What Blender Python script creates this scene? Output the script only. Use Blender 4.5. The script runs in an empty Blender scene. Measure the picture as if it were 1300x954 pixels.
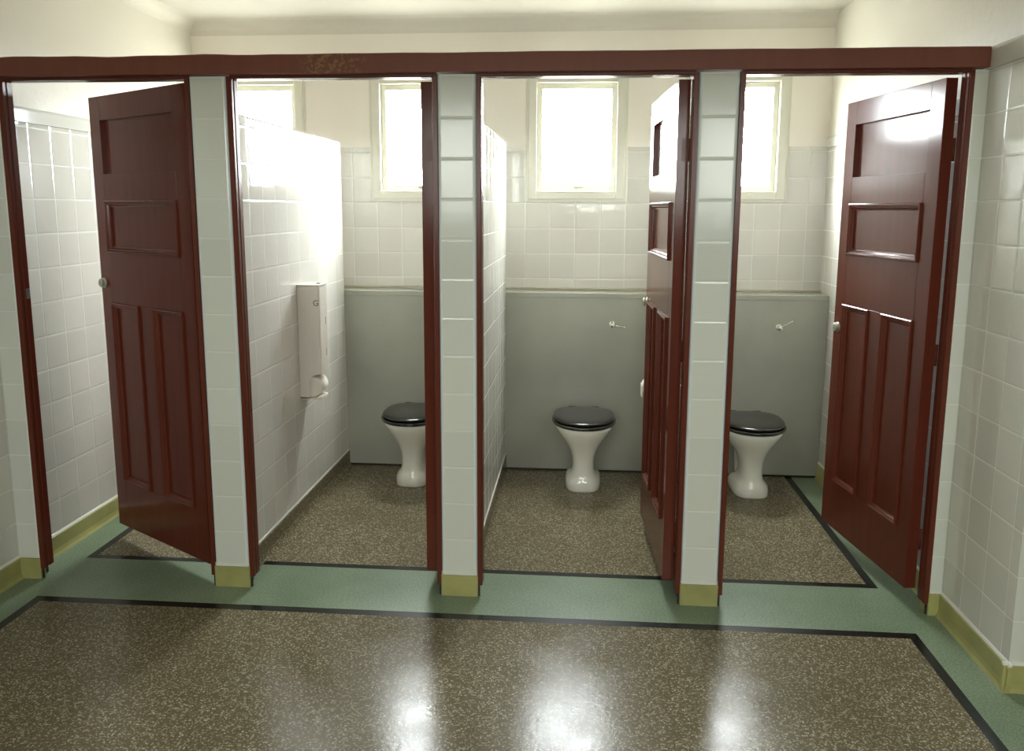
import bpy, bmesh, math, random
from mathutils import Vector, Matrix
random.seed(4)
S = bpy.context.scene
COL = S.collection
PI = math.pi

# ------------------------------------------------------------------ materials
def new_mat(name):
    m = bpy.data.materials.new(name); m.use_nodes = True
    nt = m.node_tree
    b = nt.nodes['Principled BSDF']
    return m, nt, b
def nd(nt, t, **k):
    n = nt.nodes.new(t)
    for a, v in k.items(): setattr(n, a, v)
    return n
def mth(nt, op, a, b=None, c=None, clamp=False):
    n = nt.nodes.new('ShaderNodeMath'); n.operation = op; n.use_clamp = clamp
    for i, v in enumerate((a, b, c)):
        if v is None: continue
        if isinstance(v, (int, float)): n.inputs[i].default_value = v
        else: nt.links.new(v, n.inputs[i])
    return n.outputs[0]
def mix(nt, f, a, b):
    n = nt.nodes.new('ShaderNodeMix'); n.data_type = 'RGBA'
    for i, v in ((0, f), (6, a), (7, b)):
        if isinstance(v, (int, float)): n.inputs[i].default_value = v
        elif isinstance(v, tuple): n.inputs[i].default_value = (*v, 1) if len(v) == 3 else v
        else: nt.links.new(v, n.inputs[i])
    return n.outputs[2]
def noise(nt, scale, detail=3, vec=None, rough=.5):
    n = nt.nodes.new('ShaderNodeTexNoise'); n.inputs['Scale'].default_value = scale
    n.inputs['Detail'].default_value = detail; n.inputs['Roughness'].default_value = rough
    if vec is None:
        tc = nt.nodes.new('ShaderNodeTexCoord'); vec = tc.outputs['Object']
    nt.links.new(vec, n.inputs['Vector'])
    return n.outputs['Fac']
def ramp(nt, f, stops):
    n = nt.nodes.new('ShaderNodeValToRGB'); e = n.color_ramp.elements
    while len(e) < len(stops): e.new(.5)
    for q, (p, c) in zip(e, stops): q.position = p; q.color = (*c, 1)
    nt.links.new(f, n.inputs[0]); return n.outputs[0]
def bump(nt, b, h, strength, dist=.001):
    n = nt.nodes.new('ShaderNodeBump'); n.inputs['Strength'].default_value = strength
    n.inputs['Distance'].default_value = dist
    nt.links.new(h, n.inputs['Height']); nt.links.new(n.outputs[0], b.inputs['Normal'])
def simple(name, col, rough=.5, metal=0, ns=0, nb=0, var=.0, coat=0):
    m, nt, b = new_mat(name)
    b.inputs['Roughness'].default_value = rough; b.inputs['Metallic'].default_value = metal
    b.inputs['Coat Weight'].default_value = coat
    if var:
        f = noise(nt, ns or 3, 4)
        c2 = tuple(min(1, x*(1+var)) for x in col); c1 = tuple(x*(1-var) for x in col)
        nt.links.new(ramp(nt, f, [(.3, c1), (.7, c2)]), b.inputs['Base Color'])
    else: b.inputs['Base Color'].default_value = (*col, 1)
    if nb: bump(nt, b, noise(nt, nb, 5, rough=.6), .6, .004 if nb > 20 else .001)
    return m

TP = .163          # tile pitch
def tile_mat(name, col, grout, rough=.045, tilt=.004, half_u=0.0):
    """glazed square tiles laid in metres on the UV map, with a faint lip and its own lean per tile"""
    m, nt, b = new_mat(name)
    uv = nd(nt, 'ShaderNodeUVMap'); sp = nd(nt, 'ShaderNodeSeparateXYZ'); nt.links.new(uv.outputs[0], sp.inputs[0])
    u = mth(nt, 'DIVIDE', mth(nt, 'ADD', sp.outputs[0], half_u), TP); v = mth(nt, 'DIVIDE', sp.outputs[1], TP)
    fu, fv = mth(nt, 'FRACT', u), mth(nt, 'FRACT', v)
    iu, iv = mth(nt, 'FLOOR', u), mth(nt, 'FLOOR', v)
    def edge(f): return mth(nt, 'MINIMUM', f, mth(nt, 'SUBTRACT', 1.0, f))
    e = mth(nt, 'MINIMUM', edge(fu), edge(fv))
    mr = nd(nt, 'ShaderNodeMapRange', interpolation_type='SMOOTHSTEP'); nt.links.new(e, mr.inputs[0])
    mr.inputs[1].default_value = .008; mr.inputs[2].default_value = .016
    mr2 = nd(nt, 'ShaderNodeMapRange', interpolation_type='SMOOTHSTEP'); nt.links.new(e, mr2.inputs[0])
    mr2.inputs[1].default_value = .006; mr2.inputs[2].default_value = .05
    cb = nd(nt, 'ShaderNodeCombineXYZ'); nt.links.new(iu, cb.inputs[0]); nt.links.new(iv, cb.inputs[1])
    wn = nd(nt, 'ShaderNodeTexWhiteNoise', noise_dimensions='3D'); nt.links.new(cb.outputs[0], wn.inputs[0])
    var = ramp(nt, wn.outputs['Value'], [(0, tuple(x*.95 for x in col)), (1, tuple(min(1, x*1.04) for x in col))])
    nt.links.new(mix(nt, mr.outputs[0], grout, var), b.inputs['Base Color'])
    rr = nd(nt, 'ShaderNodeMapRange'); nt.links.new(mr.outputs[0], rr.inputs[0])
    rr.inputs[3].default_value = .55; rr.inputs[4].default_value = rough
    nt.links.new(rr.outputs[0], b.inputs['Roughness'])
    sc = nd(nt, 'ShaderNodeSeparateXYZ'); nt.links.new(wn.outputs['Color'], sc.inputs[0])
    lean = mth(nt, 'ADD', mth(nt, 'MULTIPLY', fu, mth(nt, 'SUBTRACT', sc.outputs[0], .5)),
                          mth(nt, 'MULTIPLY', fv, mth(nt, 'SUBTRACT', sc.outputs[1], .5)))
    h = mth(nt, 'ADD', mth(nt, 'MULTIPLY', mr2.outputs[0], .0008), mth(nt, 'MULTIPLY', lean, tilt*.25))
    h = mth(nt, 'ADD', h, mth(nt, 'MULTIPLY', noise(nt, 9, 2), .0009))
    bump(nt, b, h, 1.0, 1.0)
    return m
TILE = tile_mat('glazed_tile', (.645, .63, .58), (.74, .73, .68))
TILEF = tile_mat('glazed_tile_front', (.68, .67, .60), (.80, .79, .71), rough=.08)
TILEC = simple('glazed_cap_tile', (.62, .62, .57), .12)

def terrazzo():
    m, nt, b = new_mat('terrazzo')
    tc = nd(nt, 'ShaderNodeTexCoord')
    v = nd(nt, 'ShaderNodeTexVoronoi'); v.inputs['Scale'].default_value = 145; nt.links.new(tc.outputs['Object'], v.inputs['Vector'])
    sx = nd(nt, 'ShaderNodeSeparateXYZ'); nt.links.new(v.outputs['Color'], sx.inputs[0])
    chips = ramp(nt, sx.outputs[0], [(0, (.10, .082, .044)), (.35, (.165, .14, .082)), (.6, (.26, .225, .15)), (.85, (.37, .33, .235)), (1, (.50, .455, .35))])
    dist = mth(nt, 'LESS_THAN', v.outputs['Distance'], .52)
    c = mix(nt, dist, (.14, .115, .065), chips)
    big = noise(nt, 1.7, 4, tc.outputs['Object'])
    c = mix(nt, mth(nt, 'MULTIPLY', ramp_f(nt, big, .42, .70), .28), c, (.085, .07, .035))
    nt.links.new(c, b.inputs['Base Color'])
    nt.links.new(ramp(nt, noise(nt, 5, 4, tc.outputs['Object']), [(.3, (.15,)*3), (.7, (.25,)*3)]), b.inputs['Roughness'])
    b.inputs['Specular IOR Level'].default_value = .12
    bump(nt, b, noise(nt, 60, 3, tc.outputs['Object']), .25, .002)
    return m
def ramp_f(nt, f, a, b_):
    r = nd(nt, 'ShaderNodeMapRange', interpolation_type='SMOOTHSTEP'); nt.links.new(f, r.inputs[0])
    r.inputs[1].default_value = a; r.inputs[2].default_value = b_; return r.outputs[0]
EDGE = simple('bluish_white_edge_tile', (.70, .745, .73), .12)
TERR = terrazzo()
def speckled(name, a, b2, scale, rough):
    m, nt, b = new_mat(name)
    f = mth(nt, 'ADD', mth(nt, 'MULTIPLY', noise(nt, scale, 2), .62), mth(nt, 'MULTIPLY', noise(nt, 2.2, 6), .38))
    nt.links.new(ramp(nt, f, [(.38, a), (.64, b2)]), b.inputs['Base Color'])
    b.inputs['Roughness'].default_value = rough; b.inputs['Specular IOR Level'].default_value = .3
    bump(nt, b, noise(nt, 50, 3), .2, .002)
    return m
GREEN = speckled('green_terrazzo', (.115, .165, .098), (.25, .315, .215), 130, .30)
BLACK = speckled('black_strip', (.004, .005, .004), (.018, .020, .016), 90, .24)

def wood_paint(name, col, rough=.2, stain=False):
    m, nt, b = new_mat(name)
    tc = nd(nt, 'ShaderNodeTexCoord'); mp = nd(nt, 'ShaderNodeMapping'); mp.inputs['Scale'].default_value = (26, 26, 1.5)
    nt.links.new(tc.outputs['Object'], mp.inputs[0])
    f = noise(nt, 1.0, 4, mp.outputs[0])
    c = ramp(nt, f, [(.3, tuple(x*.95 for x in col)), (.7, tuple(x*1.06 for x in col))])
    if stain:   # scuffed yellowish marks on the fascia board
        sp = nd(nt, 'ShaderNodeSeparateXYZ'); nt.links.new(tc.outputs['Object'], sp.inputs[0])
        near = ramp_f(nt, mth(nt, 'ABSOLUTE', mth(nt, 'SUBTRACT', sp.outputs[0], 1.32)), .17, .06)
        sc = ramp_f(nt, noise(nt, 60, 4), .50, .58)
        c = mix(nt, mth(nt, 'MULTIPLY', mth(nt, 'MULTIPLY', near, sc), .55), c, (.28, .20, .07))
    nt.links.new(c, b.inputs['Base Color'])
    b.inputs['Roughness'].default_value = rough; b.inputs['Specular IOR Level'].default_value = .27
    bump(nt, b, f, .22, .0004)
    return m
RED = wood_paint('maroon_gloss_paint', (.118, .0250, .0135), .16)
REDF = wood_paint('maroon_frame_paint', (.118, .027, .015), .24)
REDB = wood_paint('maroon_fascia_paint', (.185, .060, .040), .42, stain=True)
PLAST = simple('cream_plaster', (.70, .67, .595), .6, nb=26)
PLASTB = simple('cream_plaster_back_wall', (.86, .82, .75), .55, nb=14)
CEIL = simple('ceiling_paint', (.61, .585, .53), .75, nb=8)
YEL = simple('yellow_green_skirting', (.37, .355, .135), .34, var=.16, ns=7)
GREY = simple('grey_gloss_paint', (.37, .372, .318), .30, var=.10, ns=2.5, nb=7)
GREYT = simple('worn_ledge_top_paint', (.40, .37, .28), .5, var=.15, ns=8)
WIN = simple('window_white_paint', (.70, .69, .60), .35)
CERA = simple('white_vitreous_china', (.87, .855, .77), .10, coat=.3)
SEAT = simple('black_seat_plastic', (.012, .012, .008), .16, coat=.3)
CHROME = simple('chrome', (.72, .72, .68), .16, 1)
DULL = simple('dull_nickel', (.42, .42, .33), .38, .7)
PLASTIC = simple('white_plastic', (.66, .615, .55), .32)
PAPER = simple('toilet_paper', (.70, .66, .58), .9, nb=60)
CORE = simple('grey_metal_lock', (.20, .20, .18), .4, .5)
DARK = simple('dark_recess', (.02, .018, .014), .6)
CAULK = simple('white_grout_line', (.74, .74, .69), .35)
def glass(name='window_glass', tr=(.97, .98, .97)):
    m, nt, b = new_mat(name)
    out = nt.nodes['Material Output']
    t = nd(nt, 'ShaderNodeBsdfTransparent'); g = nd(nt, 'ShaderNodeBsdfGlossy'); g.inputs['Roughness'].default_value = .02
    mx = nd(nt, 'ShaderNodeMixShader'); mx.inputs[0].default_value = .06
    t.inputs[0].default_value = (*tr, 1)
    nt.links.new(t.outputs[0], mx.inputs[1]); nt.links.new(g.outputs[0], mx.inputs[2]); nt.links.new(mx.outputs[0], out.inputs[0])
    return m
GLASS = glass()
GLASST = glass('tinted_window_glass', (.46, .46, .44))

# ------------------------------------------------------------------ helpers
class MB:
    def __init__(s): s.bm = bmesh.new(); s.uv = s.bm.loops.layers.uv.new('UVMap'); s.mats = []
    def mi(s, m):
        if m not in s.mats: s.mats.append(m)
        return s.mats.index(m)
    def quad(s, pts, m, smooth=False):
        f = s.bm.faces.new([s.bm.verts.new(p) for p in pts]); f.material_index = s.mi(m); f.smooth = smooth
        return f
    def box(s, a, b, m):
        x0, y0, z0 = a; x1, y1, z1 = b
        v = [s.bm.verts.new(p) for p in ((x0,y0,z0),(x1,y0,z0),(x1,y1,z0),(x0,y1,z0),(x0,y0,z1),(x1,y0,z1),(x1,y1,z1),(x0,y1,z1))]
        for q in ((0,3,2,1),(4,5,6,7),(0,1,5,4),(1,2,6,5),(2,3,7,6),(3,0,4,7)):
            f = s.bm.faces.new([v[i] for i in q]); f.material_index = s.mi(m)
        return v
    def loft(s, rings, m, cap0=True, cap1=True, smooth=True, closed=True):
        vs = [[s.bm.verts.new(p) for p in r] for r in rings]; n = len(rings[0])
        for a, b in zip(vs, vs[1:]):
            for i in range(n if closed else n-1):
                j = (i+1) % n
                f = s.bm.faces.new((a[i], a[j], b[j], b[i])); f.material_index = s.mi(m); f.smooth = smooth
        if cap0: f = s.bm.faces.new(vs[0][::-1]); f.material_index = s.mi(m)
        if cap1: f = s.bm.faces.new(vs[-1]); f.material_index = s.mi(m)
    def tube(s, pts, r, m, n=12, cap=True):
        pts = [Vector(p) for p in pts]; rr = r if isinstance(r, (list, tuple)) else [r]*len(pts)
        rings = []; up = None
        for i, p in enumerate(pts):
            t = (pts[min(i+1, len(pts)-1)] - pts[max(i-1, 0)]).normalized()
            if up is None: up = t.orthogonal().normalized()
            up = (up - t*up.dot(t)).normalized(); w = t.cross(up)
            rings.append([p + (up*math.cos(2*PI*k/n) + w*math.sin(2*PI*k/n))*rr[i] for k in range(n)])
        s.loft(rings, m, cap, cap)
    def lathe(s, o, axis, prof, m, n=20):
        """prof: (distance along the axis, radius)"""
        o = Vector(o); a = Vector(axis).normalized(); u = a.orthogonal().normalized(); w = a.cross(u)
        s.loft([[o + a*d + (u*math.cos(2*PI*k/n)+w*math.sin(2*PI*k/n))*max(r, 1e-4) for k in range(n)] for d, r in prof], m)
    def build(s, name, parent=None, bevel=0, seg=2, uvbase=.098, recalc=True, sub=0):
        if recalc: bmesh.ops.recalc_face_normals(s.bm, faces=s.bm.faces)
        for f in s.bm.faces:
            n = f.normal
            for l in f.loops:
                c = l.vert.co
                if abs(n.x) > .7: l[s.uv].uv = (c.y, c.z - uvbase)
                elif abs(n.z) > .7: l[s.uv].uv = (c.x, c.y)
                else: l[s.uv].uv = (c.x, c.z - uvbase)
        me = bpy.data.meshes.new(name); s.bm.to_mesh(me); s.bm.free()
        for m in s.mats: me.materials.append(m)
        o = bpy.data.objects.new(name, me); COL.objects.link(o)
        if parent: o.parent = parent
        if bevel:
            b = o.modifiers.new('Bevel', 'BEVEL'); b.width = bevel; b.segments = seg; b.limit_method = 'ANGLE'
            b.angle_limit = math.radians(50); b.harden_normals = True
        if sub:
            q = o.modifiers.new('Subdivision', 'SUBSURF'); q.levels = sub; q.render_levels = sub
        return o
def empty(name, loc, rz=0):
    o = bpy.data.objects.new(name, None); COL.objects.link(o); o.location = loc; o.rotation_euler = (0, 0, rz)
    o.empty_display_size = .1
    return o
def tag(o, label, cat=None, group=None, kind=None):
    if label: o['label'] = label
    if cat: o['category'] = cat
    if group: o['group'] = group
    if kind: o['kind'] = kind
    return o
def copy_tree(o, parent=None):
    c = o.copy(); COL.objects.link(c)
    if parent: c.parent = parent
    for ch in list(o.children): copy_tree(ch, c)
    return c

# ------------------------------------------------------------------ the place, in metres
XL, XR = -.237, 3.857          # side walls
YG, YK = 1.815, 2.04           # front of the boxed ledge, back wall
HB = .098                      # skirting height
ZC = 2.88                      # ceiling
PDE = .071
ZT = 2.217                     # top of the piers
YF = -4.3                      # wall behind the camera
XE = 6.2                       # far right wall of the washroom
YE = -.548                     # where the right wall turns the corner

# floor: terrazzo fields bordered by black strips and green margins
def floor():
    xs = [XL-.1, -.064, -.041, -.024, .0, 3.645, 3.655, 3.685, 3.695, XR+.1, XE+.1]
    ys = [YF-.1, -.2115, -.1665, .0, .235, .275, YK+.1]
    m = MB()
    for i in range(len(xs)-1):
        for j in range(len(ys)-1):
            x = (xs[i]+xs[i+1])/2; y = (ys[j]+ys[j+1])/2
            k = GREEN
            if y < -.1665:
                if 0 < x < 3.655 and y < -.2115: k = TERR
                elif -.041 < x < 3.695: k = BLACK
            elif y > .235:
                if -.024 < x < 3.645 and y > .275: k = TERR
                elif -.064 < x < 3.685: k = BLACK
            if x > XR and y > YE: continue
            m.quad([(xs[i], ys[j], 0), (xs[i+1], ys[j], 0), (xs[i+1], ys[j+1], 0), (xs[i], ys[j+1], 0)], k)
    bmesh.ops.remove_doubles(m.bm, verts=m.bm.verts, dist=1e-5)
    g = bmesh.ops.extrude_face_region(m.bm, geom=list(m.bm.faces))
    for v in g['geom']:
        if isinstance(v, bmesh.types.BMVert): v.co.z -= .08
    return m.build('floor')
tag(floor(), 'speckled brown terrazzo floor with black strips and green margins', kind='structure')

m = MB(); m.box((XL-.1, YF-.1, ZC), (XE+.1, YK+.1, ZC+.08), CEIL)
tag(m.build('ceiling'), 'pale cream painted ceiling', kind='structure')

# windows in the wall behind the cubicles and in the wall behind the camera
WINX = [.192, 1.264, 2.283, 3.289]
WZ0, WZ1 = 1.775, 2.515        # opening
WH = .287                      # half width of the opening
def wall_with_holes(name, xr, zr, y0, y1, holes, bands, label):
    """bands: (z0, z1, material) from floor to ceiling, holes: (x0, x1, z0, z1)"""
    m = MB()
    xs = sorted({xr[0], xr[1], *[h[0] for h in holes], *[h[1] for h in holes]})
    zs = sorted({zr[0], zr[1], *[h[2] for h in holes], *[h[3] for h in holes], *[b[0] for b in bands if b[0] > zr[0]]})
    for i in range(len(xs)-1):
        for j in range(len(zs)-1):
            x = (xs[i]+xs[i+1])/2; z = (zs[j]+zs[j+1])/2
            if any(h[0] < x < h[1] and h[2] < z < h[3] for h in holes): continue
            mat = next(b[2] for b in bands if b[0] <= z <= b[1])
            for y in (y0, y1): m.quad([(xs[i], y, zs[j]), (xs[i+1], y, zs[j]), (xs[i+1], y, zs[j+1]), (xs[i], y, zs[j+1])], mat)
    for h in holes:
        a, b, c, d = h
        for q in (((a, c), (b, c)), ((b, c), (b, d)), ((b, d), (a, d)), ((a, d), (a, c))):
            (p, r), (s, t) = q
            m.quad([(p, y0, r), (s, y0, t), (s, y1, t), (p, y1, r)], WIN)
    for (p, r), (s, t) in (((xr[0], zr[0]), (xr[1], zr[0])), ((xr[0], zr[1]), (xr[1], zr[1])), ((xr[0], zr[0]), (xr[0], zr[1])), ((xr[1], zr[0]), (xr[1], zr[1]))):
        m.quad([(p, y0, r), (s, y0, t), (s, y1, t), (p, y1, r)], PLAST)
    bmesh.ops.remove_doubles(m.bm, verts=m.bm.verts, dist=1e-5)
    return tag(m.build(name), label, kind='structure')
bandB = [(-.01, 2.085, TILE), (2.085, 9, PLASTB)]
wall_with_holes('wall_back', (XL-.1, XR+.1), (0, ZC), YK, YK+.14, [(x-WH, x+WH, WZ0, WZ1) for x in WINX], bandB,
                'back wall of the cubicles, white tile below cream plaster, with four small windows')
WINF = [1.15, 2.45, 3.72]
bandF = [(-.01, ZT, TILEF), (ZT, 9, PLAST)]
FZ0, FZ1 = 1.62, 2.60
FH = .46
wall_with_holes('wall_front', (XL-.1, XE+.1), (0, ZC), YF-.14, YF, [(x-FH, x+FH, FZ0, FZ1) for x in WINF], bandF,
                'washroom wall behind the viewer with its own windows')

def side_wall(name, x0, x1, face, ya, yb, label, bands):
    m = MB()
    for z0, z1, mat in bands: m.box((x0, ya, z0), (x1, yb, z1), mat)
    return tag(m.build(name), label, kind='structure')
m = MB()
m.box((XL-.12, YF, 0), (XL, 0, ZT), TILEF); m.box((XL-.12, 0, 0), (XL, YK, 2.083), TILE)
m.box((XL-.12, 0, 2.083), (XL, YK, ZC), PLAST); m.box((XL-.12, YF, ZT), (XL, 0, ZC), PLAST)
tag(m.build('wall_left'), 'left wall, white tile below rough cream plaster', kind='structure')
m = MB()
m.box((XR, YE, 0), (XR+.16, 0, ZT), TILEF); m.box((XR, 0, 0), (XR+.16, YK, 2.083), TILE)
m.box((XR, 0, 2.083), (XR+.16, YK, ZC), PLAST); m.box((XR, YE, ZT), (XR+.16, 0, ZC), PLAST)
m.box((XR+.16, YE, 0), (XE, YE+.16, ZT), TILEF); m.box((XR+.16, YE, ZT), (XE, YE+.16, ZC), PLAST)
tag(m.build('wall_right'), 'right wall, beige tile below cream plaster, turning a corner by the cubicles', kind='structure')
m = MB(); m.box((XE, YF, 0), (XE+.12, YE, ZT), TILEF); m.box((XE, YF, ZT), (XE+.12, YE, ZC), PLAST)
tag(m.build('wall_side'), 'far side wall of the washroom', kind='structure')

# rounded cap tiles that finish the tiling
def cap_strip(m, p, q, n, z0, z1, t, mat):
    """p, q ends on the wall (x, y), n outward normal (x, y)"""
    prof = [(0, z0), (t, z0), (t, z1-t*1.2), (t*.75, z1-t*.45), (t*.35, z1-t*.1), (0, z1)]
    m.loft([[(e[0]+n[0]*d, e[1]+n[1]*d, z) for d, z in prof] for e in (p, q)], mat, smooth=False)
m = MB()
cap_strip(m, (XL, PDE), (XL, YK), (1, 0), 2.075, 2.143, .012, TILEC)
cap_strip(m, (XL, YF), (XL, -.04), (1, 0), ZT, 2.30, .012, TILEF)
tag(m.build('trim_1'), 'rounded white cap tiles along the top of the left wall tiling', kind='structure')
m = MB()
cap_strip(m, (XR, PDE), (XR, YK), (-1, 0), 2.075, 2.143, .012, TILEC)
cap_strip(m, (XR, YE), (XR, -.0), (-1, 0), ZT+.004, 2.305, .014, TILEC)
cap_strip(m, (XR, YE), (XE, YE), (0, -1), ZT+.004, 2.305, .014, TILEC)
tag(m.build('trim_2'), 'rounded beige cap tiles along the top of the right wall tiling', kind='structure')

# plaster cove where the walls meet the ceiling
def cove(m, p, q, n, r=.085):
    prof = [(r*(1-math.sin(a)), ZC - r*(1-math.cos(a))) for a in [PI/2*k/8 for k in range(9)]]
    prof = [(0, ZC+.001)] + [(d, z) for d, z in prof]
    m.loft([[(e[0]+n[0]*d, e[1]+n[1]*d, z) for d, z in prof] for e in (p, q)], PLAST, smooth=False)
m = MB()
cove(m, (XL, YK), (XR, YK), (0, -1)); cove(m, (XL, YF), (XL, YK), (1, 0)); 
tag(m.build('trim_3'), 'soft plaster cove under the ceiling', kind='structure')

# skirting
def skirt(name, runs, mat, label, t=.012, h=HB, line=True):
    m = MB()
    for p, q, n in runs:
        prof = [(-.002, 0), (t+.012, 0), (t+.004, .012), (t, .03), (t, h-.004), (t-.004, h), (-.002, h)]
        m.loft([[(e[0]+n[0]*d, e[1]+n[1]*d, z) for d, z in prof] for e in (p, q)], mat, smooth=False)
        if line:
            pr = [(-.002, h), (t-.004, h), (.004, h+.008), (-.002, h+.01)]
            m.loft([[(e[0]+n[0]*d, e[1]+n[1]*d, z) for d, z in pr] for e in (p, q)], CAULK, smooth=False)
    return tag(m.build(name), label, kind='structure')
skirt('baseboard_left', [((XL, YF), (XL, 0), (1, 0)), ((XL, PDE), (XL, YG), (1, 0))], YEL, 'yellow-green skirting along the left wall')
skirt('baseboard_right', [((XR, YE-.001), (XR, 0), (-1, 0)), ((XR, PDE), (XR, YG), (-1, 0)), ((XR-.023, YE), (XE, YE), (0, -1)), ((XR-.001, YE-.023), (XR-.001, YE+.01), (-1, 0))], YEL,
      'yellow-green skirting along the right wall and round its corner')
skirt('baseboard_front', [((XL, YF), (XE, YF), (0, 1))], YEL, 'yellow-green skirting behind the viewer')

# piers and partitions between the cubicles
PIERS = [(.697, .856), (1.730, 1.889), (2.770, 2.929)]
PQ = [(.697, .802), (1.745, 1.850), (2.785, 2.889)]
ZQ = 2.105
names = [('partition', 'tiled partition between the first and second cubicles, with the leftmost tiled pier'),
         ('partition', 'tiled partition between the second and third cubicles, with the middle tiled pier'),
         ('partition', 'tiled partition between the third and fourth cubicles, with the rightmost tiled pier')]
PD = .072
def rr_column(m, x0, x1, y0, y1, z0, z1, r, mat, edge=None):
    """column with its two front edges rounded"""
    pts = [(x1, y1), (x0, y1)]
    for k in range(5): a = PI + PI/2*k/4; pts.append((x0+r+r*math.cos(a), y0+r+r*math.sin(a)))
    for k in range(5): a = -PI/2 + PI/2*k/4; pts.append((x1-r+r*math.cos(a), y0+r+r*math.sin(a)))
    k0 = len(m.bm.faces)
    m.loft([[(x, y, z0) for x, y in pts], [(x, y, z1) for x, y in pts]], mat, smooth=False)
    if edge:
        m.bm.faces.ensure_lookup_table(); e = m.mi(edge)
        for k in (2, 3, 4, 5, 7, 8, 9, 10): m.bm.faces[k0+k].material_index = e
def pier_tile_mat(x0):
    t = tile_mat('pier_tile', (.67, .68, .61), (.76, .77, .69), rough=.15, tilt=.001, half_u=-(x0) + .002)
    return t
SLOT = ['one', 'two', 'three']
for (a, b), (qa, qb), (nm, lab), sl in zip(PIERS, PQ, names, SLOT):
    m = MB()
    rr_column(m, a, b, 0, PD, HB, ZT+.006, .015, pier_tile_mat(a), EDGE)
    m.box((a+.012, .034, 0), (b-.012, PD, HB), DARK)
    rr_column(m, a-.001, b+.001, -.003, PD-.001, HB-.001, HB+.012, .012, CAULK)
    m.box((qa, PD, 0), (qb, YG-.01, 2.056), TILE)
    # rounded top course and rounded end
    prof = [(qa, 2.054), (qa, ZQ-.014), (qa+.004, ZQ-.004), (qa+.014, ZQ), (qb-.014, ZQ), (qb-.004, ZQ-.004), (qb, ZQ-.014), (qb, 2.054)]
    m.loft([[(x, y, z) for x, z in prof] for y in (PD, YG-.001)], TILE, smooth=False)
    m.box((qa, YG-.012, HB), (qb, YG-.001, 2.056), TILEC)
    tag(m.build('wall_partition_'+sl), lab, kind='structure')
    m = MB()
    rr_column(m, a-.002, b+.002, -.006, .032, 0, HB-.002, .006, YEL)
    tag(m.build('baseboard_pier_'+sl), 'yellow-green skirting block at the foot of the ' + {'one': 'leftmost', 'two': 'middle', 'three': 'rightmost'}[sl] + ' tiled pier', kind='structure')
for k, (x, n, sl) in enumerate(((PQ[0][1], 1, 'two_left'), (PQ[1][0], -1, 'two_right'), (PQ[1][1], 1, 'three_left'), (PQ[2][0], -1, 'three_right'), (PQ[2][1], 1, 'four_left'), (PQ[0][0], -1, 'one_right'))):
    skirt('baseboard_cubicle_'+sl, [((x, PD), (x, YG), (n, 0))], TERR, 'speckled terrazzo skirting inside a cubicle', t=.008, line=True)
# the half piers against the side walls
m = MB(); rr_column(m, XL, -.135, 0, PD, HB, ZT+.006, .006, pier_tile_mat(-.30))
m.box((XL, .034, 0), (-.147, PD, HB), DARK)
tag(m.build('wall_pier_left'), 'narrow tiled pier against the left wall', kind='structure')
m = MB(); rr_column(m, XL, -.133, -.006, .032, 0, HB-.002, .005, YEL)
tag(m.build('baseboard_pier_left'), 'yellow-green skirting at the narrow left pier', kind='structure')
m = MB(); rr_column(m, 3.806, XR, 0, PD, HB, ZT+.006, .004, pier_tile_mat(3.70))
m.box((3.806, -.003, HB), (XR, .0, HB+.01), CAULK)
tag(m.build('wall_pier_right'), 'narrow tiled pier against the right wall', kind='structure')
m = MB(); rr_column(m, 3.804, XR, -.006, PD, 0, HB, .004, YEL)
tag(m.build('baseboard_pier_right'), 'yellow-green skirting at the narrow right pier', kind='structure')

# fascia board along the top
m = MB()
def wob(x, s): return .0022*math.sin(x*9+s)+.0016*math.sin(x*23+s*2)
n = 60; rings = []
for i in range(n+1):
    x = XL+.001 + (3.842-XL-.001)*i/n
    w = wob(x, 1)*(1 if x < 1 else .3)
    rings.append([(x, -.036, 2.226), (x, PD+.01, 2.226), (x, PD+.01, 2.298), (x, -.030, 2.302+w), (x, -.036, 2.298+w)])
m.loft(rings, REDB, smooth=False)
tag(m.build('trim_4', bevel=.002), 'long maroon fascia board across the top of the cubicles', kind='structure')

# door frames
HZ = 2.213
OPEN = [(-.135, .697), (.856, 1.730), (1.889, 2.770), (2.929, 3.806)]
for k, (a, b) in enumerate(OPEN):
    fr = empty('trim_%d' % (5+k), ((a+b)/2, 0, 0)); tag(fr, 'maroon timber frame of the %s cubicle doorway' % ['first', 'second', 'third', 'fourth'][k], kind='structure')
    cx = (a+b)/2
    for s, x in ((1, a), (-1, b)):
        m = MB()
        x0 = x - cx
        prof = [(0, .001), (.018, .001), (.021, .006), (.021, .022), (.017, .026), (.017, .031), (.021, .035), (.021, .066), (.018, .070), (0, .070)]
        m.loft([[(x0+s*d, y, z) for d, y in prof] for z in (.05, ZT+.006)], REDF, smooth=False)
        m.box((x0+s*.003, .004, 0), (x0+s*.010, .012, .05), DARK)
        j = m.build('jamb', fr)
        if k == 0 and s == 1:
            mm = MB(); mm.box((x0+.0205, .040, 1.290), (x0+.0225, .062, 1.335), CORE); mm.lathe((x0+.0225, .051, 1.325), (1, 0, 0), [(0, .004), (.002, .003)], CHROME, 10)
            tag(mm.build('strike_plate', j), 'small metal latch keeper')
    m = MB()
    prof = [(.001, 2.226), (.001, HZ+.003), (.006, HZ), (.022, HZ), (.026, HZ+.003), (.031, HZ+.003), (.035, HZ), (.066, HZ), (.070, HZ+.003), (.070, 2.226)]
    m.loft([[(x, y, z) for y, z in prof] for x in (a-cx+.015, b-cx-.015)], REDF, smooth=False)
    m.build('head', fr)

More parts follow.
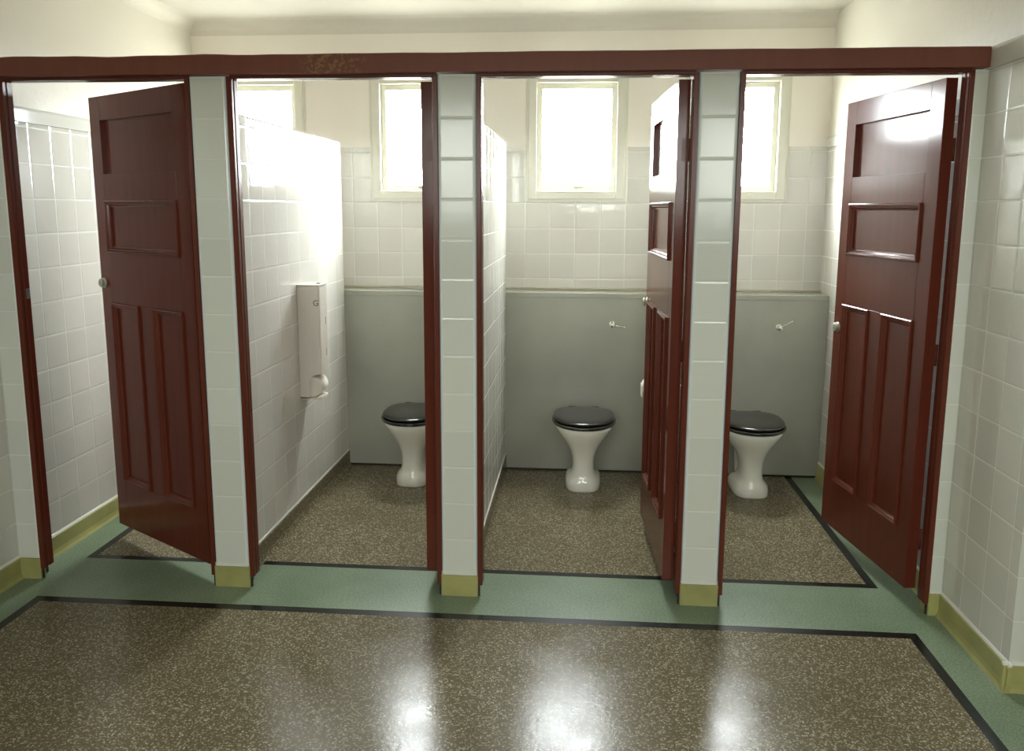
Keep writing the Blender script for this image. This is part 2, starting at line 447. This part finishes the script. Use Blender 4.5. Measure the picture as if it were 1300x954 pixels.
# ------------------------------------------------------------------ cubicle doors
W, T, DZ0, DZ1 = .815, .048, .078, 2.206
def ring_moulding(m, x0, x1, z0, z1, y, steps, mat):
    loops = []
    for d, h in steps:
        loops.append([(x0+d, y-h, z0+d), (x1-d, y-h, z0+d), (x1-d, y-h, z1-d), (x0+d, y-h, z1-d)])
    m.loft(loops, mat, cap0=False, cap1=False, smooth=False)
def make_door():
    """origin at the hinge edge, front face at y = 0, the leaf runs to x = -W; z = 0 is the floor"""
    root = empty('cubicle_door', (0, 0, 0))
    X = lambda u: u - W
    m = MB()
    cols = (.092, .345, .465, .717)
    m.box((X(0), 0, DZ0), (X(cols[0]), T, DZ1), RED); m.box((X(cols[3]), 0, DZ0), (X(W), T, DZ1), RED)
    for z0, z1 in ((DZ0, .322), (1.231, 1.475), (1.722, 1.848), (2.095, DZ1)): m.box((X(cols[0]), 0, z0), (X(cols[3]), T, z1), RED)
    m.box((X(cols[1]), 0, .322), (X(cols[2]), T, 1.231), RED)
    m.build('door_leaf', root, bevel=.0018)
    def panel(x0, x1, z0, z1, mould):
        m = MB(); d = .022 if not mould else .012
        m.box((X(x0)-.006, d, z0-.006), (X(x1)+.006, T-d, z1+.006), RED)
        p = m.build('panel', root)
        if mould:
            m = MB()
            st = [(0, -.012), (0, .008), (.003, .011), (.009, .011), (.013, .006), (.019, .004), (.024, -.003), (.027, -.0045), (.031, -.006), (.031, -.012)]
            ring_moulding(m, X(x0), X(x1), z0, z1, 0, st, RED)
            ring_moulding(m, X(x0), X(x1), z0, z1, T, [(a, -h) for a, h in st], RED)
            m.build('moulding', p, bevel=0)
    panel(cols[0], cols[3], 1.848, 2.095, False)
    panel(cols[0], cols[3], 1.475, 1.722, True)
    panel(cols[0], cols[1], .322, 1.231, True)
    panel(cols[2], cols[3], .322, 1.231, True)
    for z in (.30, 1.10, 1.93):
        m = MB()
        m.tube([(.001, T+.004, z-.045), (.001, T+.004, z+.045)], .0055, REDF, 10)
        m.box((-.003, .020, z-.045), (.0012, T+.009, z+.045), REDF)
        m.build('hinge', root)
    return root
def make_knob(root, z, u=.047):
    m = MB(); x = u - W
    m.lathe((x, 0, z), (0, -1, 0), [(-.001, .025), (.004, .025), (.005, .014), (.010, .013), (.012, .021), (.017, .022), (.021, .018), (.022, .0)], DULL, 22)
    k = m.build('knob', root); tag(k, 'dull nickel knob')
    m = MB(); m.box((x-.0015, -.0235, z-.010), (x+.0015, -.0215, z+.010), CORE); m.build('coin_slot', k)
    m = MB()
    m.lathe((x, T, z), (0, 1, 0), [(-.001, .02), (.003, .02), (.004, .009), (.014, .009), (.016, .0)], DULL, 16); m.build('latch_turn', root)
    m = MB(); m.box((-W-.002, .008, z-.035), (-W+.001, T-.008, z+.035), DULL); m.build('latch_plate', root)
door0 = make_door()
doors = [door0] + [copy_tree(door0) for _ in range(3)]
# face corner at the hinge (x, y) and how far the door is open
DP = [(.651, .048, 32.8, 1.325, 'glossy maroon panelled door of the first cubicle, half open with a dull round knob', .027),
      (1.650, .076, 91.0, 1.22, 'maroon door of the second cubicle swung fully back, seen only as its hinge edge', .047),
      (2.699, .070, 87.3, 1.224, 'maroon panelled door of the third cubicle seen almost edge-on with window glare', .044),
      (3.735, .080, 81.2, 1.11, 'shiny maroon panelled door of the fourth cubicle, opened inward beside the right wall', .047)]
for d, (x, y, a, kz, lab, ku) in zip(doors, DP):
    d.location = (x, y, 0); d.rotation_euler = (0, 0, -math.radians(a))
    tag(d, lab, 'door', 'cubicle doors', 'thing'); make_knob(d, kz, ku)

# ------------------------------------------------------------------ windows
def make_window(name, x, ywall, s, w, z0, z1, label, latch=True):
    """s = -1: room is on the -y side"""
    root = empty(name, (x, ywall, z0)); tag(root, label, kind='structure'); h = z1-z0
    def fr(m, w0, w1, za, zb, wid, ya, yb, mat):
        for a in ((w0, w0+wid, za, zb), (w1-wid, w1, za, zb), (w0+wid, w1-wid, za, za+wid), (w0+wid, w1-wid, zb-wid, zb)):
            m.box((a[0], min(s*ya, s*yb), a[2]), (a[1], max(s*ya, s*yb), a[3]), mat)
    m = MB(); fr(m, -w-.038, w+.038, -.038, h+.038, .020, 0, .008, WIN); m.build('architrave', root, bevel=.002)
    m = MB(); fr(m, -w-.020, w+.020, -.020, h+.020, .052, -.045, .022, WIN); m.build('window_frame', root, bevel=.003)
    m = MB(); fr(m, -w+.032, w-.032, .032, h-.032, .034, -.050, -.018, WIN); sa = m.build('sash', root, bevel=.003)
    m = MB(); m.box((-w+.060, -.002-s*.027, .060), (w-.060, .002-s*.027, h-.060), GLASS if s < 0 else GLASST); m.build('glass_pane', root)
    if latch:
        m = MB(); m.box((-.012, s*-.022-.0, .046), (.012, s*-.010, .058), DULL); m.box((-.004, min(s*-.014, s*-.006), .050), (.045, max(s*-.014, s*-.006), .058), DULL)
        m.build('latch', sa)
nn = ['first', 'second', 'third', 'fourth']
for i, x in enumerate(WINX):
    make_window('window_%d' % (i+1), x, YK, -1, WH, WZ0, WZ1, 'small white-framed window high in the back wall of the %s cubicle' % nn[i])
for i, x in enumerate(WINF):
    make_window('window_%d' % (i+5), x, YF, 1, FH, FZ0, FZ1, 'white-framed washroom window behind the viewer', False)

# ------------------------------------------------------------------ boxed ledge hiding the cisterns
root = empty('cistern_boxing', ((XL+XR)/2, YG, 0))
tag(root, 'long grey painted boxing with a ledge along the back wall behind the toilets', 'boxing', kind='thing')
cx = (XL+XR)/2
m = MB(); m.box((XL-cx+.001, 0, 0.004), (XR-cx-.001, .03, 1.150), GREY); m.build('front_panel', root, bevel=.003)
m = MB(); m.box((XL-cx+.001, -.004, 1.135), (XR-cx-.001, YK-YG-.001, 1.168), GREY); m.build('ledge', root, bevel=.004)
m = MB(); m.box((XL-cx+.002, YK-YG-.045, 1.168), (XR-cx-.002, YK-YG-.001, 1.180), GREYT); tag(m.build('upstand', root, bevel=.003), 'cream strip at the back of the ledge')
m = MB(); m.tube([(XL-cx+.005, -.002, .006), (XR-cx-.005, -.002, .006)], .006, DARK, 8); m.build('bottom_seal', root)

# ------------------------------------------------------------------ toilets
def egg(hw, yf, yb, z, n=2.3, N=40, back=None, widest=.55):
    """closed outline in plan, pointed a little to the front"""
    pts = []; yc = yf + (yb-yf)*widest
    for k in range(N):
        a = 2*PI*k/N; c, s_ = math.cos(a), math.sin(a)
        e = 2/n; x = hw*math.copysign(abs(c)**e, c)
        ee = 2/(back or n) if s_ > 0 else e
        if s_ > 0 and back: x = hw*math.copysign(abs(c)**(2/back), c)
        y = yc + ((yb-yc) if s_ > 0 else (yc-yf))*math.copysign(abs(s_)**ee, s_)
        pts.append((x, y, z))
    return pts
def make_toilet():
    root = empty('toilet', (0, 0, 0))
    m = MB()
    R = [(.000, .103, .003, .350, 3.3), (.006, .109, .000, .355, 3.3), (.035, .108, .001, .353, 3.2), (.058, .104, .004, .340, 3.0),
         (.076, .090, .012, .310, 2.8), (.096, .075, .019, .268, 2.7), (.130, .068, .024, .245, 2.8), (.175, .067, .022, .240, 2.9), (.215, .073, .012, .245, 2.7),
         (.250, .087, -.006, .262, 2.4), (.285, .108, -.028, .290, 2.2), (.320, .134, -.054, .325, 2.15), (.350, .156, -.074, .352, 2.15),
         (.378, .173, -.088, .368, 2.2), (.396, .180, -.094, .374, 2.2), (.404, .179, -.093, .373, 2.2), (.408, .172, -.086, .368, 2.2)]
    m.loft([egg(hw, yf, yb, z, n) for z, hw, yf, yb, n in R], CERA)
    m.tube([(0, .20, .30), (0, .27, .285), (0, .33, .25), (0, .355, .19), (0, .345, .11), (0, .315, .05), (0, .30, .0)], [.05, .056, .058, .056, .054, .056, .06], CERA, 16)
    m.box((-.09, .26, .30), (.09, .400, .402), CERA)
    b = m.build('bowl', root)
    for s in (-1, 1):
        m = MB(); m.lathe((s*.083, .20, .034), (s*.5, 0, 1), [(-.01, .013), (.010, .013), (.016, .008), (.018, 0)], CERA, 12); m.build('bolt_cap', b)
    m = MB(); m.tube([(0, .33, .33), (0, .39, .34), (0, .410, .34)], .024, CERA, 14); m.build('flush_pipe', root)
    m = MB()
    outs = [(.000, .186, -.100, .352), (.004, .193, -.107, .358), (.014, .195, -.109, .360), (.020, .191, -.105, .356), (.022, .182, -.096, .347)]
    m.loft([egg(hw, a, c, .408+z, 2.15, 48, back=3.0) for z, hw, a, c in outs], SEAT)
    m.build('seat', root)
    m = MB()
    lid = [(.000, .176, -.092, .352), (.004, .184, -.099, .356), (.011, .186, -.101, .357), (.016, .181, -.096, .352), (.019, .165, -.080, .336), (.021, .12, -.035, .29), (.0215, .05, .05, .20)]
    m.loft([egg(hw, a, c, .4335+z, 2.15, 48, back=3.0) for z, hw, a, c in lid], SEAT)
    m.build('lid', root)
    for s in (-1, 1):
        m = MB(); m.tube([(s*.075-.022, .366, .436), (s*.075+.022, .366, .436)], .012, SEAT, 12); m.box((s*.075-.012, .352, .404), (s*.075+.012, .374, .436), SEAT)
        m.build('seat_hinge', root)
    return root
t0 = make_toilet()
TX = [(1.30, 1.395, 'white pedestal toilet with closed black lid in the second cubicle, half hidden', 1),
      (2.357, 1.392, 'white pedestal toilet with closed black lid in the third cubicle, seen whole', 0),
      (3.362, 1.375, 'white pedestal toilet with closed black lid in the fourth cubicle, behind the rightmost pier', -1)]
for i, (x, y, lab, r) in enumerate(TX):
    t = t0 if i == 0 else copy_tree(t0)
    t.location = (x, y, 0); tag(t, lab, 'toilet', 'toilets in the cubicles')

# flush levers on the boxing
def make_lever(x, z, ang, label):
    root = empty('flush_lever', (x, YG, z)); tag(root, label, 'flush lever', 'flush levers on the grey boxing')
    m = MB(); m.lathe((0, .004, 0), (0, -1, 0), [(0, .021), (.006, .021), (.009, .016), (.011, .009), (.030, .008), (.031, .014), (.036, .018), (.043, .018), (.048, .013), (.050, 0)], CHROME, 20)
    m.build('boss', root)
    m = MB(); c, s = math.cos(ang), math.sin(ang)
    m.tube([(c*.012, -.038, s*.012), (c*.04, -.048, s*.04), (c*.078, -.062, s*.078), (c*.083, -.063, s*.083)], [.0055, .0045, .0045, .0035], CHROME, 10)
    m.build('lever', root)
make_lever(2.527, .971, -.12, 'small chrome flush lever pointing sideways on the grey boxing in the third cubicle')
make_lever(3.561, .967, .62, 'small chrome flush lever tilted up on the grey boxing in the fourth cubicle')

# ------------------------------------------------------------------ toilet paper dispenser on the first partition
def dispenser():
    X0 = PQ[0][1]; root = empty('toilet_paper_dispenser', (X0, .985, .66))
    tag(root, 'tall white toilet roll dispenser on the tiled partition in the second cubicle', 'dispenser')
    D, hy, H = .122, .072, .615
    # front cover: hollow shell, its lower front corner cut away in an arch
    m = MB()
    def plan(r=.012, off=0):
        p = [(0, hy-off), (0, -hy+off)]
        for k in range(6): a = -PI/2 + PI/2*k/5; p.append((D-off-r+r*math.cos(a), -hy+off+r+r*math.sin(a)))
        for k in range(6): a = PI/2*k/5; p.append((D-off-r+r*math.cos(a), hy-off-r+r*math.sin(a)))
        return p
    m.loft([[(x, y, .137) for x, y in plan()], [(x, y, H-.006) for x, y in plan()], [(x*.985, y*.96, H) for x, y in plan()]], PLASTIC, smooth=False)
    m.build('cover', root, bevel=.002)
    # lower cheeks and tray
    m = MB()
    arch = [(0, .0), (.052, .0), (.052, .080), (.057, .104), (.070, .122), (.090, .133), (D, .137), (0, .137)]
    for y0, y1 in ((-hy, -hy+.004), (hy-.004, hy)):
        m.loft([[(x, y, z) for x, z in arch] for y in (y0, y1)], PLASTIC, smooth=False)
    m.box((0, -hy+.004, 0), (.010, hy-.004, .137), PLASTIC)
    tr = [(0, -hy), (D-.03, -hy), (D-.008, -hy*.8), (D, -hy*.4), (D, hy*.4), (D-.008, hy*.8), (D-.03, hy), (0, hy)]
    m.loft([[(x, y, z) for x, y in tr] for z in (-.006, .006)], PLASTIC, smooth=False)
    m.build('lower_housing', root)
    m = MB(); m.box((-.0, -hy-.004, H), (D+.002, hy+.004, H+.010), PLASTIC); m.build('top_cap', root, bevel=.003)
    m = MB(); m.box((D-.03, -.02, H+.009), (D-.012, .0, H+.016), CORE); tag(m.build('lock', root), 'grey metal lock')
    for z in (.40, .225):
        m = MB(); m.box((D-.001, .030, z), (D+.0012, .034, z+.04), CORE); m.build('cover_slot', root)
    c = bpy.data.curves.new('emblem', 'FONT'); c.body = 'G'; c.size = .045; c.extrude = .0008; c.align_x = 'CENTER'; c.align_y = 'CENTER'; c.offset = .0006
    tmp = bpy.data.objects.new('emblem_src', c); COL.objects.link(tmp)
    dg = bpy.context.evaluated_depsgraph_get(); me = bpy.data.meshes.new_from_object(tmp.evaluated_get(dg))
    bpy.data.objects.remove(tmp); me.materials.clear(); me.materials.append(CORE)
    e = bpy.data.objects.new('emblem', me); COL.objects.link(e); e.parent = root
    e.location = (D-.019, -hy-.001, .525); e.rotation_euler = (PI/2, 0, 0); tag(e, 'grey round G emblem')
    r = MB()
    r.tube([(.064, -.060, 0), (.064, .060, 0)], [.0535, .0535], PAPER, 32); 
    o = r.build('toilet_roll'); o.location = (X0, .985, .66+.0605)
    tag(o, 'white toilet roll showing in the arched slot of the tall dispenser', 'toilet roll')
dispenser()

# small roll holder on the third partition, nearly hidden behind the open door
root = empty('toilet_roll_holder', (PQ[2][0], 1.30, .70)); tag(root, 'small metal roll holder behind the open door of the third cubicle', 'roll holder')
m = MB(); m.lathe((0, 0, 0), (-1, 0, 0), [(-.001, .02), (.004, .02), (.005, .006), (.045, .006)], CHROME, 14); m.build('rosette', root)
m = MB(); m.tube([(-.045, 0, 0), (-.056, -.004, 0), (-.058, -.012, 0), (-.058, -.0225, 0)], .005, CHROME, 10); m.build('arm', root)
m = MB(); m.tube([(0, -.052, 0), (0, .052, 0)], .048, PAPER, 28)
m.box((-.052, -.050, -.055), (-.0475, .050, .012), PAPER)
o = m.build('toilet_roll'); o.location = (PQ[2][0]-.058, 1.225, .70); tag(o, 'white toilet roll peeping out beside the edge of the third door', 'toilet roll')

# ------------------------------------------------------------------ daylight
w = bpy.data.worlds.new('overcast_sky'); S.world = w; w.use_nodes = True
bg = w.node_tree.nodes['Background']; bg.inputs[1].default_value = 48.0
_n = w.node_tree; _tc = _n.nodes.new('ShaderNodeTexCoord'); _sp = _n.nodes.new('ShaderNodeSeparateXYZ'); _rp = _n.nodes.new('ShaderNodeValToRGB')
_n.links.new(_tc.outputs['Generated'], _sp.inputs[0]); _mr = _n.nodes.new('ShaderNodeMapRange'); _mr.inputs[1].default_value = -1; _n.links.new(_sp.outputs[2], _mr.inputs[0])
_n.links.new(_mr.outputs[0], _rp.inputs[0]); _n.links.new(_rp.outputs[0], bg.inputs[0])
_e = _rp.color_ramp.elements; _e[0].position = .49; _e[0].color = (.13, .13, .115, 1); _e[1].position = 1; _e[1].color = (.93, .97, 1, 1)
_e2 = _e.new(.505); _e2.color = (.50, .53, .55, 1)          # overcast sky over darker ground
def portal(x, y, z, sx, sz, rz):
    l = bpy.data.lights.new('window_portal', 'AREA'); l.shape = 'RECTANGLE'; l.size = sx; l.size_y = sz; l.cycles.is_portal = True
    o = bpy.data.objects.new('window_portal', l); COL.objects.link(o); o.location = (x, y, z); o.rotation_euler = (PI/2, 0, rz)
for x in WINX: portal(x, YK+.10, (WZ0+WZ1)/2, 2*WH, WZ1-WZ0, PI)
for x in WINF: portal(x, YF-.10, (FZ0+FZ1)/2, 2*FH, FZ1-FZ0, 0)

# ------------------------------------------------------------------ camera
CX, CY, CZ = 2.3103, -3.3974, 1.6912
pi_, ya, ro, F = -.15784131, .08023559, .00387966, 1047.28576
def Rm(d):
    c, s = math.cos(ya), math.sin(ya); x = c*d[0]+s*d[1]; y = -s*d[0]+c*d[1]; z = d[2]
    c, s = math.cos(pi_), math.sin(pi_); y2 = c*y+s*z; z2 = -s*y+c*z
    c, s = math.cos(ro), math.sin(ro); return (c*x+s*z2, -s*x+c*z2, y2)
cols = [Rm(e) for e in ((1, 0, 0), (0, 1, 0), (0, 0, 1))]
right = Vector([c[0] for c in cols]); up = Vector([c[1] for c in cols]); fwd = Vector([c[2] for c in cols])
cam = bpy.data.cameras.new('camera'); co = bpy.data.objects.new('camera', cam); COL.objects.link(co)
M = Matrix((right, up, -fwd)).transposed().to_4x4(); M.translation = (CX, CY, CZ); co.matrix_world = M
cam.sensor_width = 36; cam.sensor_fit = 'HORIZONTAL'; cam.lens = F/1300*36
cam.shift_y = -45/1300; cam.clip_start = .05
S.camera = co

S.view_settings.view_transform = 'Standard'; S.view_settings.look = 'None'
S.view_settings.exposure = 1.36; S.view_settings.gamma = 1; S.view_settings.use_curve_mapping = False
S.cycles.max_bounces = 16; S.cycles.diffuse_bounces = 10; S.cycles.glossy_bounces = 6; S.cycles.transparent_max_bounces = 12
S.cycles.sample_clamp_indirect = 6; S.cycles.use_denoising = True
